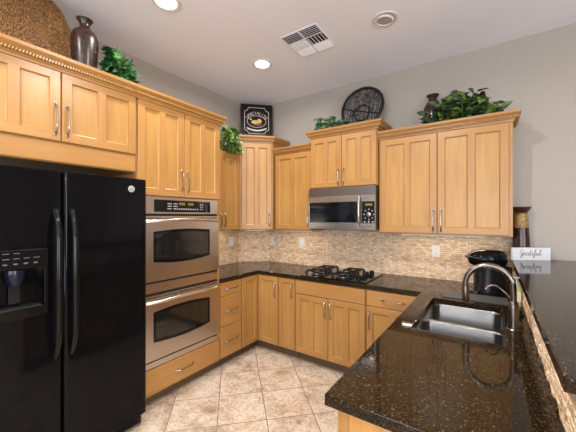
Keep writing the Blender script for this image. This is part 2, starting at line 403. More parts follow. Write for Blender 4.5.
# wall cabinets
def wallcab(name, label, org, ang, W, D, z0, z1, doors, cr, crown_h=.075, fixture=True):
    c = thing(name, (org[0], org[1], z0), label, 'cabinet', ang, None)
    carcass(c, W, D, z1-z0)
    for d in doors: door(c, *d[:2], .008, z1-z0-.014, *d[2:])
    if cr: crown(c, cr, z1-z0-.006, crown_h, .054)
    return c
UB = 1.371
c = wallcab('wall_cabinet', 'narrow maple wall cabinet beside the oven tower, ivy draped over its top', (.33, -1.203), A_L, .593-.018, .322, UB, 2.286,
    [(.006, .285, 1, 'r', .12, .15), (.289, .568, 1, 'l', .12, .15)], None)
# diagonal corner cabinet: five-sided body
c = thing('corner_wall_cabinet', (.33, -.61, UB), 'diagonal maple corner wall cabinet with the black sign on top', 'cabinet', A_D)
H = 2.44-UB; Wdg = .28*math.sqrt(2)
def loc_d(x, y):  # world xy -> cabinet-local
    dx, dy = x-.33, y+.61; s_ = math.sqrt(.5); return (dx*s_+dy*s_, -dx*s_+dy*s_)
b = MB(); pl = [loc_d(*p) for p in ((.33, -.61), (.61, -.33), (.61, -.010), (DG+.012, -.010), (.010, -DG-.012), (.010, -.61))]
b.loft([[Vector((x, y, z)) for x, y in pl] for z in (0, H)]); b.build('body', WV, c, bevel=.0015)
door(c, .016, Wdg-.016, .008, H-.012, 2, 'r', .12, .17)
crown(c, [pl[-1], (0, -.001), (Wdg, -.001), pl[2]], H-.006, .08, .05)
c = wallcab('wall_cabinet', 'single-door maple wall cabinet left of the microwave', (.655, -.33), A_B, 1.173-.655, .32, UB, 2.286,
    [(.012, .512, 2, 'r', .12, .16)], [(0, -.001), (.518, -.001)])
c = wallcab('wall_cabinet', 'short raised maple wall cabinet directly above the microwave', (1.178, -.36), A_B, .748, .35, 1.838, 2.40,
    [(.006, .3715, 2, 'r', .11, .17), (.3765, .742, 2, 'l', .11, .17)], [(0, .35), (0, -.001), (.748, -.001), (.748, .35)], .078)
c = wallcab('wall_cabinet', 'wide double-door maple wall cabinet at the right end, pothos on top', (1.932, -.33), A_B, 1.053, .32, UB, 2.286,
    [(.014, .5155, 2, 'r', .12, .19), (.5215, 1.028, 2, 'l', .12, .19)], [(0, -.001), (1.053, -.001), (1.053, .32)])

# base cabinets
def base(name, label, org, ang, W, D=.60, H=.873):
    c = thing(name, (org[0], org[1], 0), label, 'cabinet', ang); carcass(c, W, D, H, .105); return c
c = base('drawer_cabinet', 'maple base cabinet with three stacked drawers right of the ovens', (.61, -1.203), A_L, .30)
drawer(c, .006, .294, .732, .866, True, .18); drawer(c, .006, .294, .428, .727, True, .18); drawer(c, .006, .294, .114, .423, True, .18)
c = thing('corner_base_cabinet', (.01, -.90, 0), 'maple corner base cabinet with two doors folding into the inner corner', 'cabinet', 0)
b = MB()
b.loft([[Vector(p+(z,)) for p in ((0, 0), (.60, 0), (.60, .29), (.905, .29), (.905, .89), (DG+.02, .89), (0, .90-DG-.02))] for z in (.105, .873)]); b.build('body', WV, c)
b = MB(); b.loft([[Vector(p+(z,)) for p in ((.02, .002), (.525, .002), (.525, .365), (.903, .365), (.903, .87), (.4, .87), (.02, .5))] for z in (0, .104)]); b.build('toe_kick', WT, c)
dm = door_mesh(.006, .268, .114, .866, 1, .05); o = dm.build('door', [WV, WH, WP], c, merge=True); o.rotation_euler = (0, 0, PI/2); o.location = (.60, 0, 0)
dm = door_mesh(.022, .298, .114, .866, 1, .05); o = dm.build('door', [WV, WH, WP], c, merge=True); o.location = (.60, .29, 0); pull(o, .27, .72, .17)
c = base('base_cabinet', 'slim single-door maple base cabinet between the corner and the cooktop cabinet', (.918, -.61), A_B, .218)
door(c, .006, .212, .114, .866, 1, 'r', .755, .16, st=.045)
c = base('cooktop_base_cabinet', 'maple double-door base cabinet with a plain false front under the cooktop', (1.140, -.61), A_B, .762)
drawer(c, .006, .756, .728, .866, False, name='false_front'); door(c, .006, .379, .114, .722, 2, 'r', .615, .16); door(c, .383, .756, .114, .722, 2, 'l', .615, .16)
c = base('base_cabinet', 'maple base cabinet with one drawer above one door, right of the cooktop', (1.905, -.61), A_B, .475)
drawer(c, .006, .469, .728, .866, True, .20); door(c, .006, .469, .114, .722, 2, 'l', .60, .16)
# peninsula cabinet under the sink (hollow so the bowls fit)
c = thing('sink_base_cabinet', (2.425, -.64, 0), 'long maple base cabinet of the peninsula under the sink', 'cabinet', A_P)
Lp = 2.305-.64
b = MB()
b.box(0, Lp, 0, .018, .105, .873); b.box(0, Lp, .582, .60, .105, .873); b.box(0, .018, .018, .582, .105, .873); b.box(Lp-.018, Lp, .018, .582, .105, .873); b.box(.018, Lp-.018, .018, .582, .105, .123)
b.build('body', WV, c); t = MB(); t.box(.01, Lp-.03, .075, .58, 0, .104); t.build('toe_kick', WT, c)
for i in range(4):
    x0 = .006+i*(Lp-.008)/4; x1 = x0+(Lp-.008)/4-.004; door(c, x0, x1, .114, .722, 2, 'r' if i % 2 == 0 else 'l', .615, .16); drawer(c, x0, x1, .728, .866, False, name='false_front')
b = MB(); b.box(Lp, Lp+.006, .03, .60, 0, .873); b.build('end_panel', wood('pale_maple_panel', False, .82), c)

# ------------------------------------------------------------------ counters
SX0, SX1, SY0, SY1 = 2.482, 2.910, -1.508, -.772
def grid_slab(cells_in, xs, ys, z0, z1):
    b = MB(); inc = set()
    for i in range(len(xs)-1):
        for j in range(len(ys)-1):
            if cells_in((xs[i]+xs[i+1])/2, (ys[j]+ys[j+1])/2): inc.add((i, j))
    for i, j in inc:
        x0, x1, y0, y1 = xs[i], xs[i+1], ys[j], ys[j+1]
        b.face([(x0, y0, z1), (x1, y0, z1), (x1, y1, z1), (x0, y1, z1)]); b.face([(x0, y1, z0), (x1, y1, z0), (x1, y0, z0), (x0, y0, z0)])
        for di, dj, p, q in ((-1, 0, (x0, y1), (x0, y0)), (1, 0, (x1, y0), (x1, y1)), (0, -1, (x0, y0), (x1, y0)), (0, 1, (x1, y1), (x0, y1))):
            if (i+di, j+dj) not in inc: b.face([(*p, z0), (*q, z0), (*q, z1), (*p, z1)])
    return b
def in_counter(x, y):
    if SX0 < x < SX1 and SY0 < y < SY1: return False
    if DG > 0 and x < .312 and y > -.312: return False
    return x < .638 or y > -.638 or x > 2.374
bc = grid_slab(in_counter, [.010, .312, .638, 2.374, SX0, SX1, 3.028], [-2.338, SY0, -1.203, SY1, -.638, -.312, -.010], .875, .914)
def cin(x, y): return in_counter(x, y) and (x > 2.374 or y > -1.203)
bc = grid_slab(cin, [.010, .312, .638, 2.374, SX0, SX1, 3.028], [-2.338, SY0, -1.203, SY1, -.638, -.312, -.010], .875, .914)
# clipped inner corner piece
bc.loft([[Vector(p+(z,)) for p in ((.012, -.312), (.312, -.312), (.312, -.012), (.306, -.012), (.012, -.306))] for z in (.875, .9139)])
tag(bc.build('countertop', M_GRAN, bevel=.004, merge=True), 'U-shaped dark brown speckled granite countertop over all the base cabinets', 'countertop')
b = grid_slab(lambda x, y: True, [2.985, 3.46], [-2.365, -.001], 1.1355, 1.175)
tag(b.build('bar_top', M_GRAN, bevel=.004, merge=True), 'raised dark granite bar ledge along the right edge of the photo', 'bar top')

# ------------------------------------------------------------------ sink and taps
c = thing('sink', (0, 0, .6), 'stainless steel double-bowl sink set into the granite peninsula', 'sink')
zt = .8745-.6
def bowl(y0, y1, dep, nm, o0, o1):
    b = MB(); x0, x1 = SX0+.005, SX1-.005
    R0 = rrect(SX0-.012, SX1+.012, o0, o1, .002, zt-.0005); 
    rings = [R0, rrect(x0, x1, y0, y1, .055, zt-.0005), rrect(x0+.004, x1-.004, y0+.004, y1-.004, .055, zt-.006), rrect(x0+.010, x1-.010, y0+.010, y1-.010, .055, zt-dep+.035),
             rrect(x0+.018, x1-.018, y0+.018, y1-.018, .05, zt-dep+.010), rrect(x0+.04, x1-.04, y0+.04, y1-.04, .04, zt-dep)]
    b.loft(rings, 0, False, True); o = b.build(nm, STEEL_S, c, True)
    d = MB(); d.lathe([(.042, .0), (.042, .003), (.030, .004), (.026, -.001)], 20, M=Matrix.Translation(((x0+x1)/2+.02, (y0+y1)/2+.03, zt-dep+.0005))); d.build('drain', CHROME, o, True)
bowl(-1.172, SY1-.005, .20, 'bowl', -1.185, SY1+.012); bowl(SY0+.005, -1.198, .17, 'bowl', SY0-.012, -1.185)
# main faucet
c = thing('faucet', (2.947, -1.24, .914), 'tall brushed nickel gooseneck faucet behind the sink', 'faucet')
b = MB(); b.lathe([(.033, 0), (.033, .006), (.027, .012), (.024, .06), (.025, .125), (.0215, .150), (.0165, .158)], 20); b.build('base', FAUC, c, True)
b = MB(); pts = [(0, 0, .15), (0, 0, .18), (0, 0, .205)]
rz = .112
for k in range(1, 17):
    a = PI*k/16*1.04; pts.append((-rz+rz*math.cos(a), 0, .222+.118*math.sin(a)))
b.tube(pts, .0155, 12); b.build('spout', FAUC, c, True)
e = Vector(pts[-1]); dd = (Vector(pts[-1])-Vector(pts[-2])).normalized()
b = MB(); b.tube([e-dd*.004, e+dd*.02, e+dd*.075, e+dd*.085], [.0165, .0185, .0195, .017], 12); sh = b.build('spray_head', FAUC, c, True)
b = MB(); b.box(-.004, .004, -.006, .006, -.012, .012); bt = b.build('spray_button', BLK, sh, bevel=.002); bt.location = e+dd*.03+Vector((-.016, 0, 0))
b = MB(); b.tube([(0, .018, .06), (0, .034, .07), (0, .06, .085), (0, .08, .10)], [.008, .008, .006, .005], 8); b.build('lever', FAUC, c, True)
c = thing('filter_tap', (2.965, -1.03, .914), 'slim curved drinking-water tap just behind the big gooseneck faucet', 'tap')
b = MB(); b.lathe([(.018, 0), (.018, .006), (.011, .014), (.010, .045), (.006, .05)], 14); b.build('base', CHROME, c, True)
b = MB(); b.tube([(0, 0, .04), (0, 0, .078), (-.012, -.008, .112), (-.047, -.033, .160), (-.072, -.05, .188), (-.095, -.066, .204), (-.118, -.081, .206), (-.136, -.093, .197), (-.146, -.10, .182)], .0052, 8); b.build('spout', CHROME, c, True)
# soap bottle
c = thing('soap_bottle', (2.992, -.66, .914), 'hand soap bottle of yellow-green liquid with a white pump beside the half wall', 'bottle')
SOAP = plain('green_soap', (.45, .50, .16), .2)
b = MB(); b.loft([rrect(-.026, .026, -.02, .02, r_, z_, 4) for r_, z_ in ((.012, 0), (.014, .006), (.014, .115))]+[rrect(-.013, .013, -.013, .013, .0129, .138, 4)]); b.build('bottle', SOAP, c, True)
b = MB(); b.lathe([(.014, .138), (.014, .155), (.005, .157), (.005, .185), (.012, .187), (.012, .198)], 14); b.box(-.045, .006, -.006, .006, .189, .198); b.build('pump', WHITE, c, True)
b = MB(); b.box(-.022, .022, -.0212, -.0202, .03, .10); b.build('paper_label', plain('cream_label', (.75, .72, .55), .5), c)
b = MB(); b.lathe([(.020, 0), (.022, .004), (.022, .014), (.010, .019), (.007, .03), (.011, .036), (.004, .04)], 18)
o = b.build('sink_stopper', BLK, None, True); o.location = (2.995, -.92, .914); tag(o, 'small black sink stopper lying against the half wall behind the faucet', 'stopper')

# drying mat and coffee maker
b = MB(); b.loft([rrect(2.53, 2.945, -.70, -.50, .012, z, 4) for z in (.9145, .921, .9215)]); b.v = [(x, y, z) for x, y, z in b.v]
tag(b.build('drying_mat', plain('grey_fabric', (.07, .068, .066), .6), None), 'flat grey drying mat on the counter between the sink and the coffee maker', 'mat')
c = thing('coffee_maker', (2.822, -.335, .914), 'black single-cup coffee maker in the corner under the right wall cabinet', 'coffee maker', math.radians(-52))
def oval(cx, cy, a, bb, z, n=28):
    a *= .90; bb *= .92; return [Vector((cx+a*math.cos(2*PI*i/n), cy+bb*math.sin(2*PI*i/n), z)) for i in range(n)]
b = MB(); b.loft([oval(0, .015, .120, .135, 0), oval(0, .015, .122, .137, .01), oval(0, .02, .124, .132, .03), oval(0, .02, .124, .132, .224)]); b.build('body', BLK, c, True)
b = MB(); b.loft([oval(0, 0, .116, .140, .225), oval(0, -.004, .126, .156, .24), oval(0, -.006, .131, .164, .28), oval(0, 0, .126, .158, .31), oval(0, .01, .105, .132, .333), oval(0, .01, .06, .08, .345), oval(0, .01, .02, .03, .347)]); b.build('head', FR, c, True)
b = MB(); b.tube([(-.08, -.115, .285), (-.055, -.150, .287), (0, -.166, .289), (.055, -.150, .287), (.08, -.115, .285)], .009, 8); b.build('handle', BLK, c, True)
b = MB(); b.loft([oval(0, -.135, .075, .035, z) for z in (.0, .022)]); b.build('drip_tray', STEEL_D, c, True)
b = MB(); b.box(-.07, .07, .125, .158, .0, .213); b.build('water_tank', plain('smoked_tank', (.03, .03, .034), .08), c, bevel=.014)
b = MB()
for k in range(3): b.lathe([(.009, 0), (.009, .003)], 12, M=Matrix.Translation((-.03+.03*k, -.10, .326)) @ Matrix.Rotation(.25, 4, 'X'))
b.build('button', BTN, c)

# ------------------------------------------------------------------ cooktop
c = thing('cooktop', (1.5475, -.345, .914), 'black four-burner gas cooktop set on the granite counter', 'cooktop')
b = MB(); b.loft([rrect(-.348, .348, -.275, .275, .015, z, 4) for z in (.0005, .009)]+[rrect(-.343, .343, -.27, .27, .014, .011, 4)]); b.build('glass_plate', BGLASS, c, True)
for bx, by in ((-.235, -.125), (-.235, .13), (.075, -.135), (.075, .13)):
    r0 = .045 if by < 0 else .038
    b = MB(); b.lathe([(r0+.014, .0112), (r0+.012, .018), (r0, .024)], 22, M=Matrix.Translation((bx, by, 0))); bu = b.build('burner', STEEL_D, c, True)
    b = MB(); b.lathe([(r0-.002, .024), (r0-.002, .036), (r0-.012, .040)], 22, M=Matrix.Translation((bx, by, 0))); b.build('burner_cap', IRON, bu, True)
    g = MB(); R0 = .115
    for a in range(4):
        an = a*PI/2+PI/4; ca, sa = math.cos(an), math.sin(an)
        g.tube([(bx+ca*R0, by+sa*R0, .0115), (bx+ca*R0, by+sa*R0, .036), (bx+ca*(R0-.012), by+sa*(R0-.012), .048), (bx+ca*.03, by+sa*.03, .050)], [.012, .012, .011, .009], 6)
        g.lathe([(.013, .0112), (.013, .026), (.009, .030)], 8, M=Matrix.Translation((bx+ca*R0, by+sa*R0, 0)))
    ring = [(bx+.078*math.cos(2*PI*k/16), by+.078*math.sin(2*PI*k/16), .046) for k in range(17)]; g.tube(ring, .009, 6)
    g.build('grate', IRON, c, True)
for k in range(4):
    b = MB(); M = Matrix.Translation((.245+.02*(k % 2), -.165+.105*k, .0112))
    b.lathe([(.028, 0), (.028, .005), (.024, .007), (.025, .034), (.020, .038)], 18, M=M); b.box(-.004, .004, -.022, .022, .038, .044, 0, M); b.build('knob', BLK, c, True)

# ------------------------------------------------------------------ microwave
STEEL_M = steel_mat('microwave_steel', (.38, .345, .31), .26)
c = thing('microwave', (1.181, -.415, 1.402), 'stainless steel over-the-range microwave with a black glass door', 'microwave', 0)
Wm, Hm = .745, .430
b = MB(); b.box(0, Wm, .012, .402, .006, Hm); b.box(.02, Wm-.02, .03, .39, 0, .006); b.build('body', BLK, c)
b = MB(); b.box(0, Wm, -.004, .0115, .345, Hm); 
for k in range(9): b.box(.01, Wm-.01, -.0055, -.004, .352+.0085*k, .3555+.0085*k)
b.build('vent_grille', STEEL_D, c)
b = MB(); b.loft([rrect(.0, .575, .0, .345, .006, 0, 2)]); 
dm = MB(); dm.box(0, .573, -.012, .0115, .278, .343); dm.box(0, .573, -.012, .0115, .0, .066); dm.box(0, .012, -.012, .0115, .066, .278); dm.box(.561, .573, -.012, .0115, .066, .278)
dr = dm.build('door', STEEL_M, c, bevel=.002)
b = MB(); b.box(.012, .561, -.0105, .008, .066, .278); b.build('door_glass', BGLASS, dr)
b = MB(); b.box(.10, .44, -.0112, -.0106, .10, .235); b.build('viewing_window', plain('window_mesh', (.006, .006, .007), .08, 0, .3), dr)
b = MB(); b.tube([(.592, -.012, .05), (.592, -.035, .055), (.590, -.048, .10), (.590, -.052, .19), (.590, -.048, .28), (.592, -.035, .325), (.592, -.012, .33)], .0125, 10); b.build('handle', STEEL_M, dr, True)
b = MB(); b.box(.576, Wm, -.012, .0115, .278, .343); b.box(.576, Wm, -.012, .0115, .0, .066); b.box(.576, .61, -.0118, .0115, .066, .278); b.box(Wm-.008, Wm, -.0118, .0115, .066, .278); b.build('control_frame', STEEL_M, c)
b = MB(); b.box(.61, Wm-.008, -.0105, .008, .066, .278); kp = b.build('keypad', BGLASS, c)
b = MB(); b.box(.645, .715, -.0112, -.0106, .235, .258); b.build('display', DISP, kp)
b = MB(); b.lathe([(.022, 0), (.021, .012), (.017, .014)], 20, M=Matrix.Translation((.68, -.0106, .15)) @ Matrix.Rotation(PI/2, 4, 'X')); b.build('dial', STEEL_M, kp, True)
for k in range(8):
    a = 2*PI*k/8; px, pz = .68+.048*math.cos(a), .15+.050*math.sin(a); b = MB(); b.box(px-.005, px+.005, -.0114, -.0106, pz-.004, pz+.004); b.build('button', KEY, kp)
for k in range(3):
    b = MB(); b.box(.632+.04*k, .648+.04*k, -.0114, -.0106, .074, .082); b.build('button', KEY, kp)

# ------------------------------------------------------------------ double wall oven
c = thing('double_wall_oven', (FX, -1.996, .327), 'stainless steel double wall oven stacked in the tall cabinet', 'oven', A_L)
W = .752; Z = .327
b = MB(); b.box(.016, W-.006, .0, .58, .003, 1.362); b.build('body', BLK, c)
def panel(z0, z1, nm, par=c, y0=-.028, m=STEEL): b = MB(); b.box(0, W, y0, -.0008, z0-Z, z1-Z); return b.build(nm, m, par, bevel=.003)
panel(.327, .374, 'bottom_trim', y0=-.02); panel(.3745, .389, 'black_vent', y0=-.012, m=GAP)
panel(.905, .921, 'black_vent', y0=-.012, m=GAP); panel(.9215, .994, 'middle_trim', y0=-.02); panel(.9945, 1.012, 'black_vent', y0=-.012, m=GAP)
panel(1.536, 1.553, 'black_vent', y0=-.012, m=GAP)
cp = panel(1.5535, 1.690, 'control_panel', y0=-.024)
b = MB(); b.box(.085, .657, -.0262, -.0242, 1.568-Z, 1.668-Z); gl = b.build('control_glass', BGLASS, cp, bevel=.002)
b = MB(); b.box(.315, .375, -.0270, -.0263, 1.628-Z, 1.652-Z); b.build('display', DISP, gl); b = MB(); b.box(.405, .465, -.0270, -.0263, 1.628-Z, 1.652-Z); b.build('display', DISP, gl)
for gx in (.205, .262, .54):
    for i in range(2 if gx > .5 else 3):
        for j in range(3):
            b = MB(); x_ = gx+.014*i if gx < .5 else gx+.02*i; z_ = 1.592-Z+.021*j; b.box(x_, x_+.008, -.0269, -.0263, z_, z_+.008); b.build('button', KEY, gl)
for k in range(9):
    b = MB(); b.box(.31+.024*k, .322+.024*k, -.0269, -.0263, 1.590-Z, 1.600-Z); b.build('button', KEY, gl)
def oven_door(z0, z1, wz0, wz1, bt, bb, hz):
    d = MB(); xa, xb = .074, .645; n = 12; yf = -.036
    lo = [(xa+(xb-xa)*k/n, wz0-bb*math.sin(PI*k/n)) for k in range(n+1)]; hi = [(xa+(xb-xa)*k/n, wz1+bt*math.sin(PI*k/n)) for k in range(n+1)]
    def q(a, b_, c_, d_, mi=0): d.face([(a[0], yf, a[1]), (b_[0], yf, b_[1]), (c_[0], yf, c_[1]), (d_[0], yf, d_[1])], mi)
    q((0, z0), (xa, z0), (xa, z1), (0, z1)); q((xb, z0), (W, z0), (W, z1), (xb, z1))
    for k in range(n):
        q((lo[k][0], z0), (lo[k+1][0], z0), lo[k+1], lo[k]); q(hi[k], hi[k+1], (hi[k+1][0], z1), (hi[k][0], z1))
    lp = lo+hi[::-1]
    for i in range(len(lp)):
        j = (i+1) % len(lp); d.face([(lp[i][0], yf, lp[i][1]), (lp[j][0], yf, lp[j][1]), (lp[j][0], yf+.006, lp[j][1]), (lp[i][0], yf+.006, lp[i][1])])
    for a, b_ in (((0, z0), (W, z0)), ((W, z0), (W, z1)), ((W, z1), (0, z1)), ((0, z1), (0, z0))):
        d.face([(a[0], yf, a[1]), (a[0], -.001, a[1]), (b_[0], -.001, b_[1]), (b_[0], yf, b_[1])])
    d.face([(0, -.001, z0), (0, -.001, z1), (W, -.001, z1), (W, -.001, z0)])
    for v_ in range(len(d.v)): x, y, z = d.v[v_]; d.v[v_] = (x, y, z-Z)
    do = d.build('oven_door', STEEL, c)
    def glass(ins, y, nm, m):
        g = MB(); cx, cz = (xa+xb)/2, (wz0+wz1)/2
        pts = [(cx+(x-cx)*(1-ins/(.5*(xb-xa))), cz+(z-cz)*(1-ins/(.5*(wz1-wz0)))) for x, z in lp]
        g.loft([[Vector((x, yy, z-Z)) for x, z in pts] for yy in (y, y-.0012)]); return g.build(nm, m, do)
    glass(0, -.0295, 'window_surround', BGLASS); glass(.022, -.0312, 'window_glass', OVG)
    for k in range(5):
        x0 = .012+k*.147; b = MB(); b.box(x0, x0+.135, -.0368, -.0361, z1-Z-.020, z1-Z-.012); b.build('vent_slot', GAP, do)
    b = MB(); pts = []; 
    for k in range(17):
        t = k/16; s_ = math.sin(PI*t); pts.append((.012+t*(W-.024), -.040-.045*min(1, s_*1.6)**.7-.008*s_, hz-Z+.016*s_))
    b.tube(pts, .014, 10); b.build('handle', STEEL_H, do, True)
OVG = plain('oven_window_glass', (.010, .009, .008), .04, 0, .8); STEEL_H = steel_mat('handle_steel', (.78, .74, .69), .22)
oven_door(1.014, 1.534, 1.168, 1.410, .016, .024, 1.490); oven_door(.391, .903, .532, .770, .020, .022, .852)

# ------------------------------------------------------------------ refrigerator
c = thing('refrigerator', (.692, -2.964, 0), 'glossy black side-by-side refrigerator at the left edge', 'refrigerator', A_L)
Wf = .915
b = MB(); b.box(.004, Wf-.004, 0, .62, .03, 1.775); b.build('body', FR, c, bevel=.006)
b = MB(); b.box(.01, Wf-.01, -.02, .0, .012, .095)
for k in range(5): b.box(.03, Wf-.03, -.026, -.02, .022+.014*k, .029+.014*k)
b.build('bottom_grille', BLK, c)
def fdoor(x0, x1, z0, z1, hole=None):
    n = 16; d = MB(); D = .082; rc = .018; B = .010; cx = (x0+x1)/2; hw = (x1-x0)/2
    def yy(x):
        t = (x-cx)/hw; y = -D-B*(1-t*t); e_ = min(x-x0, x1-x)
        if e_ < rc: y += rc-math.sqrt(max(0, rc*rc-(rc-e_)**2))
        return y
    xs = [x0]+[x0+rc*k/4 for k in (1, 2, 3, 4)]+[x0+rc+(x1-x0-2*rc)*k/n for k in range(1, n)]+[x1-rc*k/4 for k in (4, 3, 2, 1)]+[x1]
    zs = [z0, z0+.006, z1-.006, z1]
    if hole: xs = sorted(xs+[hole[0], hole[1]]); zs = sorted(zs+[hole[2], hole[3]])
    def pt(x, z): o = .006 if z in (z0, z1) else 0; return (x, yy(x)+o, z)
    for i in range(len(xs)-1):
        for j in range(len(zs)-1):
            if hole and xs[i] >= hole[0]-1e-9 and xs[i+1] <= hole[1]+1e-9 and zs[j] >= hole[2]-1e-9 and zs[j+1] <= hole[3]+1e-9: continue
            d.face([pt(xs[i], zs[j]), pt(xs[i+1], zs[j]), pt(xs[i+1], zs[j+1]), pt(xs[i], zs[j+1])])
    for z in (z0, z1): d.face([pt(x, z) for x in xs]+[(x1, -.006, z), (x0, -.006, z)])
    for x in (x0, x1): d.face([pt(x, z) for z in zs]+[(x, -.006, z1), (x, -.006, z0)])
    d.face([(x0, -.006, z0), (x1, -.006, z0), (x1, -.006, z1), (x0, -.006, z1)])
    if hole:
        a, b_, e_, f_ = hole; yb = -.028
        hx = [x for x in xs if a-1e-9 <= x <= b_+1e-9]
        for z in (e_, f_): d.face([pt(x, z) for x in hx]+[(b_, yb, z), (a, yb, z)])
        for x in (a, b_): d.face([pt(x, e_), pt(x, f_), (x, yb, f_), (x, yb, e_)])
        d.face([(a, yb, e_), (b_, yb, e_), (b_, yb, f_), (a, yb, f_)])
    o = d.build('door', FR, c, True, merge=True); return o, yy
SP = .398
fl, yl = fdoor(.002, SP-.003, .105, 1.797, (.075, .305, 1.040, 1.250)); fr_, yr_ = fdoor(SP+.003, Wf-.002, .105, 1.797)
def fhandle(par, x, yy):
    b = MB(); pts = []; n = 20
    for k in range(n+1):
        t = k/n; s_ = math.sin(PI*t); pts.append((x, yy(x)-.004-.062*min(1, s_*1.9)**.6, .72+.845*t))
    b.tube(pts, [.0195-.004*abs(2*k/n-1) for k in range(n+1)], 12); b.build('handle', HBLK, par, True)
HBLK = plain('handle_black', (.004, .004, .0045), .14, 0, .22)
fhandle(fl, SP-.04, yl); fhandle(fr_, SP+.04, yr_)
dp = MB(); yf = yl(.2)
dp.box(.055, .325, yf-.006, yf+.02, 1.250, 1.352); dp.box(.055, .075, yf-.006, yf+.02, .985, 1.250); dp.box(.305, .325, yf-.006, yf+.02, .985, 1.250); dp.box(.075, .305, yf-.012, yf+.02, .985, 1.040)
do = dp.build('dispenser_frame', plain('dispenser_black', (.004, .004, .0045), .16, 0, .2), fl, bevel=.003)
for j, z in enumerate((1.275, 1.305, 1.333)):
    for k in range(5 if j < 2 else 3):
        b = MB(); x = .09+.042*k; b.box(x, x+(.026 if j else .018), yf-.0068, yf-.0061, z, z+(.004 if j else .008)); b.build('button', BTN if (j or k) else GREYP, do)
b = MB(); b.lathe([(.030, 0), (.040, .03), (.045, .06), (.042, .08)], 18, M=Matrix.Translation((.19, -.062, 1.165))); b.build('nozzle', plain('dark_blue_plastic', (.006, .007, .018), .2, 0, .3), do, True)
b = MB(); b.box(.165, .215, -.050, -.042, 1.06, 1.16); b.build('paddle', plain('smoky_paddle', (.008, .008, .011), .12, 0, .3), do, bevel=.004)
b = MB(); b.box(.09, .29, yf-.016, -.035, 1.0405, 1.046)
for k in range(7): b.box(.10+.027*k, .112+.027*k, yf-.0155, -.036, 1.046, 1.049)
b.build('drip_tray', plain('tray_grey', (.018, .018, .02), .25), do)
# round badge with a scripted monogram ring
bx_, bz_ = Wf-.118, 1.722; yb_ = yr_(bx_)
b = MB(); MBD = Matrix.Translation((bx_, yb_+.002, bz_)) @ Matrix.Rotation(PI/2, 4, 'X')
b.lathe([(.022, 0), (.022, .004), (.0205, .005)], 28, M=MBD); bd = b.build('badge', plain('badge_silver', (.50, .50, .51), .35), fr_, True)
b = MB(); b.tube([MBD @ Vector((.0165*math.cos(2*PI*k/24), .0165*math.sin(2*PI*k/24), .005)) for k in range(25)], .0013, 6)
for pts in ([(-.002, .006), (-.007, .009), (-.011, .004), (-.010, -.004), (-.005, -.008), (-.001, -.004), (-.002, .0), (-.006, -.001)], [(.010, .007), (.005, .009), (.002, .005), (.006, .001), (.002, -.004), (.005, -.009), (.011, -.006)]):
    b.tube([MBD @ Vector((x, y, .0055)) for x, y in pts], .0014, 6)
for a in range(4):
    an = a*PI/2+.4; b.tube([MBD @ Vector((r_*math.cos(an+sw), r_*math.sin(an+sw), .0055)) for r_, sw in ((.012, 0), (.014, .25), (.016, .6))], .0011, 5)
b.build('monogram', BLK, bd)

# ------------------------------------------------------------------ ceiling fittings
LE = emit('lamp_lens', (1, .95, .88), 14)
def can(x, y, lit, label, power=0):
    c = thing('ceiling_light', (x, y, CEIL), label, 'ceiling light')
    b = MB(); b.lathe([(.098, -.0005), (.098, -.005), (.092, -.009), (.075, -.006), (.072, -.0008)], 32, cap0=False, cap1=False); b.build('trim_ring', WHITE, c, True)
    b = MB()
    if lit:
        b.lathe([(.071, -.001), (.06, -.004), (.03, -.006)], 28); b.build('lens', LE, c, True)
        l = area('lamp', (x, y, CEIL-.02), (0, 0, 0), .07, .07, power*.85, (1, .96, .92), 'DISK', math.radians(170))
        l.parent = c; l.location = (0, 0, -.02)
    else:
        M = Matrix.Translation((-.004, .004, 0)) @ Matrix.Rotation(.10, 4, 'Y')
        b.lathe([(.071, -.004), (.066, -.012), (.060, -.015), (.057, -.010)], 28, M=M, cap0=False, cap1=False); b.build('eyeball', WHITE, c, True)
        b = MB(); b.lathe([(.058, -.010), (.03, -.007)], 24, M=M); b.build('lens', plain('unlit_lens', (.42, .35, .36), .3), c, True)
can(.93, -.92, True, 'lit round recessed ceiling light nearest the corner with the black sign', 26)
can(.92, -1.99, True, 'lit round recessed ceiling light at the top edge above the refrigerator', 26)
can(2.16, -.91, False, 'unlit eyeball recessed ceiling light right of the air vent')
can(2.20, -2.10, True, 'lit recessed ceiling light above the peninsula, out of the frame', 95)
for lx, ly, lp, ll in ((.92, -3.25, 34, 'added recessed fill light in front of the refrigerator, out of the frame'), (2.2, -3.9, 26, 'added recessed fill light behind the camera'),
                   (4.4, -2.2, 34, 'added recessed fill light beyond the bar, out of the frame'), (4.4, -4.6, 40, 'added recessed fill light in the living area behind the camera'), (2.2, -5.4, 34, 'added recessed fill light near the rear wall')):
    can(lx, ly, True, ll, lp)  # unseen cans added as fill for the cabinet fronts
c = thing('air_vent', (1.515, -1.0, CEIL), 'white square louvred air vent in the ceiling', 'vent')
b = MB(); s_ = .178; 
b.loft([rrect(-s_, s_, -s_, s_, .004, z, 2) for z in (-.0005, -.004)]); b.build('plate', M_CEIL, c)
b = MB()
for x0, y0 in ((-.165, -.165), (.008, -.165), (.008, -.045)): b.box(x0, x0+.157, y0, y0+.108, -.0048, -.0042)
b.build('opening', GAP, c)
b = MB()
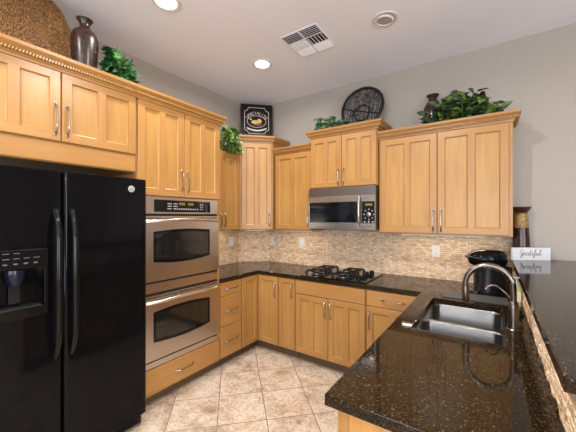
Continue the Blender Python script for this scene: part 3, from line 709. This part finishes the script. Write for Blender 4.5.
for x0, y0, mode in ((-.165, -.165, 0), (.008, -.165, 0), (-.165, -.045, 1), (.008, -.045, 1), (-.165, .075, 2), (.008, .075, 2)):
    for k in range(5):
        if mode == 0: M = Matrix.Translation((x0+.0785, y0+.011+.0215*k, -.0085)) @ Matrix.Rotation(.5, 4, 'X'); b.box(-.0785, .0785, -.005, .005, -.0008, .0008, 0, M)
        elif mode == 1: M = Matrix.Translation((x0+.016+.031*k, y0+.054, -.0085)) @ Matrix.Rotation(.5 if x0 > 0 else -.5, 4, 'Y'); b.box(-.007, .007, -.052, .052, -.0008, .0008, 0, M)
        else: M = Matrix.Translation((x0+.0785, y0+.011+.0215*k, -.0085)) @ Matrix.Rotation(-.5, 4, 'X'); b.box(-.0785, .0785, -.008, .008, -.0008, .0008, 0, M)
b.build('louvres', M_CEIL, c)

# ------------------------------------------------------------------ under-cabinet strip lights (unseen housings, added to carry the glow under the cabinets)
LS = emit('strip_lens', (1, .88, .70), 1.2)
def under(x, y, L, ang, p, label):
    c = thing('strip_light', (x, y, UB), label, 'strip light', ang)
    b = MB(); b.box(-L/2, L/2, -.02, .02, -.014, -.0006); b.build('housing', WHITE, c, bevel=.002)
    b = MB(); b.box(-L/2+.01, L/2-.01, -.014, .014, -.0155, -.0142); b.build('lens', LS, c)
    l = area('lamp', (0, 0, 0), (0, 0, 0), L-.02, .03, p, (1, .86, .66)); l.parent = c; l.location = (0, 0, -.018)
under(2.46, -.20, .7, 0, 2.6, 'slim strip light under the wide right wall cabinet')
under(.14, -.80, .45, PI/2, 1.5, 'slim strip light under the narrow cabinet beside the oven tower')
under(.40, -.40, .25, PI/4, 1.4, 'slim strip light under the diagonal corner cabinet')
under(.90, -.20, .4, 0, 1.5, 'slim strip light under the cabinet left of the microwave')

# ------------------------------------------------------------------ outlets
def outlet(x, y, z, ang, label, slots=True):
    c = thing('wall_outlet', (x, y, z), label, 'outlet', ang, 'white outlets in the tiled backsplash')
    b = MB(); b.box(-.036, .036, -.006, -.0003, -.058, .058); b.build('cover_plate', WHITE, c, bevel=.003)
    for s_ in (-1, 1):
        b = MB(); b.box(-.016, .016, -.0085, -.006, s_*.024-.014, s_*.024+.014); so = b.build('socket', WHITE, c, bevel=.003)
        b = MB()
        for q in (-.006, .006): b.box(q-.001, q+.001, -.0089, -.0086, s_*.024-.003, s_*.024+.006)
        b.build('slots', GAP, so)
outlet(.008, -.435, 1.205, A_L, 'white outlet nearest the oven tower, on the left wall tiles')
outlet(.358, -.008, 1.20, 0, 'white outlet beside the corner, under the diagonal cabinet')
outlet(.84, -.008, 1.205, 0, 'white outlet on the tiles just left of the cooktop')
outlet(2.392, -.008, 1.19, 0, 'white outlet on the tiles under the wide right cabinet')

# ------------------------------------------------------------------ writing
def text_part(body, name, m, parent, size, M, ext=.0006, shear=0, align='CENTER'):
    cu = bpy.data.curves.new(name, 'FONT'); cu.body = body; cu.size = size; cu.align_x = align; cu.align_y = 'CENTER'; cu.extrude = ext; cu.shear = shear
    t = bpy.data.objects.new(name, cu); COL.objects.link(t); dg = bpy.context.evaluated_depsgraph_get(); dg.update()
    me = bpy.data.meshes.new_from_object(t.evaluated_get(dg)); bpy.data.objects.remove(t); me.transform(M)
    me.materials.clear(); me.materials.append(m); return me
def mesh_obj(me, name, parent):
    o = bpy.data.objects.new(name, me); COL.objects.link(o); o.parent = parent; return o
# chalk-style sign on the corner cabinet, leaning on the clipped corner wall
SB = plain('sign_black', (.010, .007, .006), .5, 0, .2); SWT = plain('sign_cream', (.70, .66, .58), .5); GOLD = plain('sign_gold', (.72, .48, .15), .4); BRN = plain('sign_brown', (.22, .07, .03), .5)
c = thing('kitchen_sign', (.262, -.222, 2.442), 'black framed sign with cream lettering and painted fruit, on the corner cabinet', 'sign', A_D)
SW, SH = .428, .598
root = c
tilt = Matrix.Rotation(-.085, 4, 'X')
b = MB(); b.box(-SW/2, SW/2, -.010, .010, 0, SH, 0, tilt); brd = b.build('board', SB, root, bevel=.003)
b = MB()
for x0, x1, z0, z1 in ((-SW/2, SW/2, SH-.02, SH), (-SW/2, SW/2, 0, .02), (-SW/2, -SW/2+.02, .02, SH-.02), (SW/2-.02, SW/2, .02, SH-.02)): b.box(x0, x1, -.018, -.0102, z0, z1, 0, tilt)
b.build('frame', plain('frame_black', (.010, .007, .006), .45, 0, .25), root)
def sg(x, z, y=-.0115): return tilt @ Vector((x, y, z))
zc = .375
b = MB(); out = []
hw, hh, nt_ = .160, .178, .050
for cx, cz, a0, dirn in ((hw, hh, -PI/2, -1), (-hw, hh, 0, -1), (-hw, -hh, PI/2, -1), (hw, -hh, PI, -1)):
    for k in range(6):
        a = a0-PI/2*k/5 if True else 0
        out.append((cx+nt_*math.cos(a), cz+nt_*math.sin(a)))
out.append(out[0])
b.tube([sg(x, zc+z) for x, z in out], .0035, 6)
b.tube([sg(.125*math.cos(2*PI*k/32), zc-.012+.080*math.sin(2*PI*k/32)) for k in range(33)], .003, 6)
b.build('border_line', SWT, root)
txt = 'SPECIALITE'; bm_l = MB(); R0 = .150
for i, ch in enumerate(txt):
    an = PI/2+(len(txt)/2-.5-i)*.215; M = tilt @ Matrix.Translation((R0*1.0*math.cos(an), -.0112, zc-.045+R0*math.sin(an))) @ Matrix.Rotation(-(an-PI/2), 4, 'Y') @ Matrix.Rotation(PI/2, 4, 'X')
    mesh_obj(text_part(ch, 'letter', SWT, root, .056, M), 'letter', root)
for nm, m_, x, z, a, bb in (('painted_pear', GOLD, -.026, -.014, .046, .025), ('painted_pear', GOLD, .034, .002, .032, .030), ('painted_plum', BRN, .014, -.044, .056, .016), ('painted_leaf', SWT, -.078, .022, .014, .010)):
    b = MB(); b.loft([[sg(x+a*math.cos(2*PI*k/20), zc-.005+z+bb*math.sin(2*PI*k/20), yy) for k in range(20)] for yy in (-.0103, -.0113 if m_ is not BRN else -.0109)]); b.build(nm, m_, root)
b = MB(); b.tube([sg(.03, zc+.016), sg(.026, zc+.034), sg(.034, zc+.045)], .002, 5); b.build('painted_stem', BRN, root)
b = MB(); rg = []
for k in range(13):
    t = k/12; x = -.130+.26*t; z = -.135+.034*(2*t-1)**2; rg.append([sg(x, zc+z-.009, -.0104), sg(x, zc+z+.009, -.0104), sg(x, zc+z+.009, -.0114), sg(x, zc+z-.009, -.0114)])
b.loft(rg); b.build('banner', SWT, root)

# block with handwritten word on the bar
c = thing('word_block', (3.107, -.155, 1.175), 'white wooden block with the handwritten word Grateful on the granite bar', 'sign', math.radians(31))
BW = .292; b = MB(); b.box(-BW/2, BW/2, -.012, .012, .0005, .104); b.build('block', plain('whitewashed_block', (.60, .60, .62), .5), c, bevel=.002)
G = {'G': [[(.55, .80), (.42, .98), (.2, .9), (.05, .55), (.1, .2), (.3, .05), (.5, .25), (.56, .5)], [(.30, .48), (.62, .52), (.55, .1), (.42, -.35), (.22, -.4), (.2, -.2), (.5, .05), (.75, .12)]],
     'r': [[(0, .12), (.12, .4), (.15, .5), (.28, .46), (.26, .2), (.34, .05), (.48, .15)]],
     'a': [[(.42, .45), (.2, .5), (.05, .25), (.15, .05), (.35, .2), (.44, .46), (.42, .12), (.5, .04), (.6, .14)]],
     't': [[(0, .14), (.2, .6), (.24, .98), (.2, .4), (.22, .08), (.34, .06), (.44, .16)], [(.02, .66), (.45, .72)]],
     'e': [[(0, .14), (.25, .28), (.32, .45), (.18, .5), (.08, .25), (.18, .04), (.36, .08), (.45, .18)]],
     'f': [[(0, .14), (.25, .6), (.34, .95), (.22, .98), (.18, .6), (.14, -.1), (.06, -.4), (.0, -.2), (.16, .05), (.42, .16)]],
     'u': [[(0, .14), (.1, .46), (.08, .15), (.18, .04), (.34, .2), (.4, .46), (.38, .12), (.46, .04), (.56, .14)]],
     'l': [[(0, .14), (.24, .6), (.3, .98), (.18, .9), (.14, .4), (.2, .06), (.34, .08), (.5, .3)]]}
x = -.094; sz = .050
for ch, adv in zip('Grateful', (.70, .44, .56, .40, .42, .40, .54, .4)):
    b = MB()
    for st in G[ch]:
        pts = []
        for i in range(len(st)-1):
            for k in range(4):
                p0, p1, p2, p3 = st[max(0, i-1)], st[i], st[i+1], st[min(len(st)-1, i+2)]; t = k/4
                cr = [0.5*((2*p1[a])+(-p0[a]+p2[a])*t+(2*p0[a]-5*p1[a]+4*p2[a]-p3[a])*t*t+(-p0[a]+3*p1[a]-3*p2[a]+p3[a])*t**3) for a in (0, 1)]; pts.append(cr)
        pts.append(st[-1])
        b.tube([(x+px*sz*.86+pz*sz*.12, -.0124, .040+pz*sz) for px, pz in pts], .0015, 6)
    b.build('letter', plain('ink', (.03, .03, .035), .5) if ch == 'G' else bpy.data.materials['ink'], c); x += adv*sz*.86

# ------------------------------------------------------------------ decorations
def spots_mat(name, c1, c2, sc_=12, rough=.25):
    m, nt, b = mat(name); f = noise(nt, coords(nt), sc_, 4); nt.links.new(ramp(nt, f, [(.40, c1), (.62, c2)]), b.inputs['Base Color']); b.inputs['Roughness'].default_value = rough; return m
def weave_mat(name, ca, cb, sc_):
    m, nt, b = mat(name); v = coords(nt); f = noise(nt, v, sc_, 3, .7)
    vo = N(nt, 'ShaderNodeTexVoronoi'); vo.inputs['Scale'].default_value = sc_*1.4; nt.links.new(v, vo.inputs['Vector'])
    c_ = ramp(nt, f, [(.32, ca), (.5, tuple((p+q)/2 for p, q in zip(ca, cb))), (.68, cb)])
    nt.links.new(c_, b.inputs['Base Color']); b.inputs['Roughness'].default_value = .55; bump(nt, b, vo.outputs['Distance'], 1.0, .02); return m
# big woven tray leaning on the left wall
WEAVE = weave_mat('brown_rush_weave', (.040, .016, .005), (.40, .185, .05), 85)
c = thing('woven_tray', (.45, -2.765, 2.432), 'huge round woven brown tray leaning on top of the refrigerator cabinet', 'tray')
def supe(a, bb, n=48, ex=2.6):
    o_ = []
    for k in range(n):
        t = 2*PI*k/n; cs, sn = math.cos(t), math.sin(t); o_.append((a*math.copysign(abs(cs)**(2/ex), cs), bb*math.copysign(abs(sn)**(2/ex), sn)))
    return o_
ta, tb = .355, .305
lean = Matrix.Rotation(-.12, 4, 'Y')
def tp(y, z, x): return lean @ Vector((x, y, z+tb))
b = MB(); rings = []
for s_, x in ((.02, -.012), (.25, -.010), (.5, -.006), (.75, .0), (.93, .012), (1.0, .024)): rings.append([tp(y*s_, z*s_, x) for y, z in supe(ta, tb)])
back = [[p-Vector((.012, 0, 0)) for p in r] for r in rings[::-1]]
b.loft(rings+back); b.build('basket', WEAVE, c, True)
b = MB(); rp = [tp(y, z, .024) for y, z in supe(ta*.992, tb*.988)]; b.tube(rp+[rp[0]], .009, 8); b.build('rim', WEAVE, c, True)
# dark vase on the left
c = thing('vase', (.47, -2.335, 2.432), 'tall glossy dark brown vase with a narrow neck beside the woven tray', 'vase')
VM = spots_mat('mottled_brown_glaze', (.007, .004, .003), (.045, .017, .010), 40, .30)
b = MB(); b.lathe([(.052, 0), (.058, .01), (.066, .10), (.078, .22), (.085, .32), (.083, .36), (.070, .395), (.048, .415), (.034, .428)], 32, cap1=False); b.build('body', VM, c, True)
b = MB(); b.lathe([(.034, .4285), (.029, .445), (.034, .465), (.047, .485), (.051, .490), (.046, .490), (.028, .46), (.02, .44)], 32); b.build('neck', VM, c, True)
# small brown jar on the right cabinet
c = thing('vase', (2.378, -.105, 2.287), 'small brown lidded-looking urn half hidden behind the pothos', 'vase')
JM = spots_mat('red_brown_glaze', (.010, .005, .004), (.045, .016, .011), 14, .25)
b = MB(); b.lathe([(.05, 0), (.055, .01), (.078, .12), (.085, .22), (.080, .29), (.05, .345), (.038, .365)], 28, cap1=False); b.build('body', JM, c, True)
b = MB(); b.lathe([(.038, .3655), (.036, .380), (.054, .402), (.058, .410), (.05, .412), (.03, .39)], 28); b.build('neck', JM, c, True)
# vase on the bar
c = thing('vase', (3.052, -.078, 1.1755), 'dark maroon vase with a gold banded neck behind the white word block', 'vase')
b = MB(); b.lathe([(.052, 0), (.058, .006), (.062, .05), (.060, .13), (.055, .21), (.051, .262)], 28, cap1=False); b.build('body', plain('maroon_glaze', (.030, .006, .005), .25), c, True)
b = MB(); b.lathe([(.051, .2625)]+[(.050-.0006*k+.0022*(k % 2), .264+.009*k) for k in range(13)]+[(.040, .383)], 28, cap0=False, cap1=False); b.build('gold_band', spots_mat('gold_cord', (.16, .085, .022), (.42, .25, .07), 60, .4), c, True)
b = MB(); b.lathe([(.040, .3835), (.046, .395), (.062, .418), (.068, .430), (.066, .436), (.05, .434), (.03, .40)], 28); b.build('rim', plain('dark_brown_rim', (.04, .014, .007), .3), c, True)
# round rack plate above the microwave
c = thing('round_wall_plate', (1.702, -.235, 2.402), 'round dark metal rimmed plate of grey woven strands above the microwave cabinet', 'plate')
lean = Matrix.Rotation(-.16, 4, 'X'); PR = .228
def rp_(a, r, y=0): return lean @ Vector((r*math.cos(a), y, PR+.066+r*math.sin(a)))
DM = plain('dark_iron', (.006, .004, .004), .5, 0, .3)
b = MB(); b.tube([rp_(2*PI*k/48, PR-.004) for k in range(49)], .0145, 8); b.build('rim', DM, c, True)
b = MB(); kk = [(.085*math.cos(2*PI*k/28)+.006, .085*math.sin(2*PI*k/28)-.045) for k in range(29)]
b.tube([lean @ Vector((x, -.010, PR+.053+z)) for x, z in kk], .007, 8); b.build('inner_ring', DM, c, True)
b = MB(); b.tube([lean @ Vector((x, -.010, PR+.053+z)) for x, z in ((-.208, .04), (-.08, -.005), (.10, -.062), (.19, -.09))], .005, 6); b.build('crossbar', DM, c, True)
b = MB()
for k in range(46):
    x = -.20+.40*k/45+random.uniform(-.003, .003); h = math.sqrt(max(0, (PR-.008)**2-x*x)); 
    if h > .02: b.tube([lean @ Vector((x+random.uniform(-.006, .006)+.02*t, .004+random.uniform(-.004, .003), PR+.066+t*h)) for t in (-1, -.5, 0, .5, 1)], random.uniform(.0028, .0045), 5)
b.build('strands', weave_mat('grey_strands', (.010, .008, .008), (.24, .21, .20), 34), c)
b = MB(); b.lathe([(PR-.012, .010), (PR-.012, .013)], 40, M=lean @ Matrix.Translation((0, .0, PR+.066)) @ Matrix.Rotation(-PI/2, 4, 'X')); b.build('backing', plain('dark_backing', (.018, .015, .014), .7), c)

b = MB()
for x in (-.08, .08): b.tube([(x, -.05, .006), (x, -.025, .052), (x, .02, .054), (x, .10, .12), (x, .12, .005)], .005, 6)
b.build('stand', DM, c, True)

# plants
def leaf_shape(kind, L):
    if kind == 'ivy': o_ = [(0, 0), (.42, -.05), (.55, .22), (.30, .38), (.36, .66), (.12, .66), (0, 1.0), (-.12, .66), (-.36, .66), (-.30, .38), (-.55, .22), (-.42, -.05)]
    else: o_ = [(0, .06), (.22, -.04), (.42, .12), (.46, .36), (.34, .66), (.14, .88), (0, 1.04), (-.14, .88), (-.34, .66), (-.46, .36), (-.42, .12), (-.22, -.04)]
    return [(x*L, y*L) for x, y in o_]
def add_leaf(b, p, d, up, kind, L):
    d = d.normalized(); s_ = d.cross(up)
    if s_.length < 1e-3: s_ = d.cross(Vector((1, 0, 0)))
    s_.normalize(); n_ = s_.cross(d); sh = leaf_shape(kind, L); base_i = len(b.v)
    mid = p+d*(L*.45)-n_*(L*.05); b.v.append(tuple(mid))
    for x, y in sh: b.v.append(tuple(p+s_*x+d*y+n_*(abs(x)*.35-.22*(y/L)**2*L)))
    k = len(sh)
    for i in range(k): b.f.append((base_i, base_i+1+i, base_i+1+(i+1) % k)); b.m.append(0)
def plant(name, label, org, vines, mats, kind='ivy', L=(.035, .055), per=.022, seed=1, pot=None, smooth=False):
    rnd = random.Random(seed); c = thing(name, org, label, 'plant'); fo = MB(); st = MB()
    for v in vines:
        P = [Vector(q) for q in v]; st.tube(P, .0025, 5)
        for i in range(len(P)-1):
            n = max(1, int((P[i+1]-P[i]).length/per))
            for k in range(n):
                p = P[i].lerp(P[i+1], (k+rnd.random())/n)
                for _ in range(2):
                    d = Vector((rnd.uniform(-1, 1), rnd.uniform(-1, .6), rnd.uniform(-.6, .6))); nrm = Vector((rnd.uniform(-.5, .9), rnd.uniform(-1.2, -.1), rnd.uniform(.2, 1.2)))
                    add_leaf(fo, p+d*.012, d, nrm.normalized(), kind, rnd.uniform(*L))
    if not smooth: fo.v = [(x, y, max(z, .004)) for x, y, z in fo.v]
    fo.build('foliage', mats, c); st.build('stems', plain('stem_green', (.06, .09, .025), .6), c)
    if pot:
        b = MB(); b.lathe(pot[0], 20); b.build('pot', pot[1], c, True)
    return c
IVY = leaf_mat('ivy_green', [(0, (.004, .038, .012)), (.5, (.013, .095, .024)), (.85, (.05, .19, .045)), (1, (.12, .27, .08))])
IVY2 = leaf_mat('variegated_green', [(0, (.03, .085, .014)), (.35, (.08, .19, .03)), (.7, (.26, .38, .09)), (1, (.60, .66, .28))])
POTH = leaf_mat('pothos_green', [(0, (.008, .022, .006)), (.5, (.020, .055, .012)), (.8, (.065, .115, .022)), (1, (.16, .21, .04))])
rnd = random.Random(3)
def fan(x0, x1, y0, y1, zb, top, n, rnd):
    out = []
    for i in range(n):
        t = (i+.5)/n; bx_ = x0+(x1-x0)*t; hz_ = top(t)
        a = (bx_+rnd.uniform(-.02, .02), rnd.uniform(y0, y1), zb); m_ = (a[0]+rnd.uniform(-.03, .03), a[1]+rnd.uniform(-.03, .03), zb+hz_*.6); e_ = (m_[0]+rnd.uniform(-.04, .04), m_[1]+rnd.uniform(-.04, .02), zb+hz_)
        out.append([a, m_, e_])
    return out
# (vines are given along the cabinet's own direction; here along world y)
vs = [[(0+q[1], q[0], q[2]) for q in v] for v in fan(-.095, .125, -.05, .05, .0, lambda t: .36-.21*t, 26, rnd)]
plant('ivy_plant', 'dark green ivy on the oven tower beside the tall brown vase', (.50, -2.09, 2.432), vs, IVY, 'ivy', (.05, .075), .03, 5)
vs = []
for i in range(16):
    a = rnd.uniform(-.11, .12); h = rnd.uniform(.16, .33)*(1-abs(a)*2.2); x = rnd.uniform(-.02, .05)
    vs.append([(x, a*.5, 0), (x+.02, a*.9, h*.7), (x+.05, a, h), (x+.12, a*1.1, h*.8)])
for i in range(7):
    a = rnd.uniform(-.10, .09); vs.append([(.10, a, .14), (.150, a, .12), (.172, a+.01, .05), (.172, a, -.01-rnd.random()*.03)])
plant('ivy_plant', 'pale variegated ivy spilling over the narrow cabinet beside the oven tower', (.22, -.765, 2.300), vs, IVY2, 'ivy', (.045, .07), .028, 6, smooth=True)
vs = fan(-.16, .17, -.04, .04, 0, lambda t: .16+.06*math.sin(PI*t), 14, rnd)
plant('ivy_plant', 'small bright green ivy left of the round plate above the microwave', (1.36, -.27, 2.402), vs, IVY, 'ivy', (.04, .06), .028, 8)
vs = fan(-.27, .20, -.04, .02, 0, lambda t: .13+.18*math.sin(PI*(t*.72+.06)), 20, rnd)+[[(.2, -.02, .1), (.25, -.04, .16), (.28, -.05, .17)], [(.2, -.02, .08), (.26, -.05, .10), (.30, -.06, .11)]]
plant('pothos_plant', 'bushy dark green pothos on top of the wide right wall cabinet', (2.628, -.255, 2.287), vs, POTH, 'pothos', (.06, .09), .034, 9)
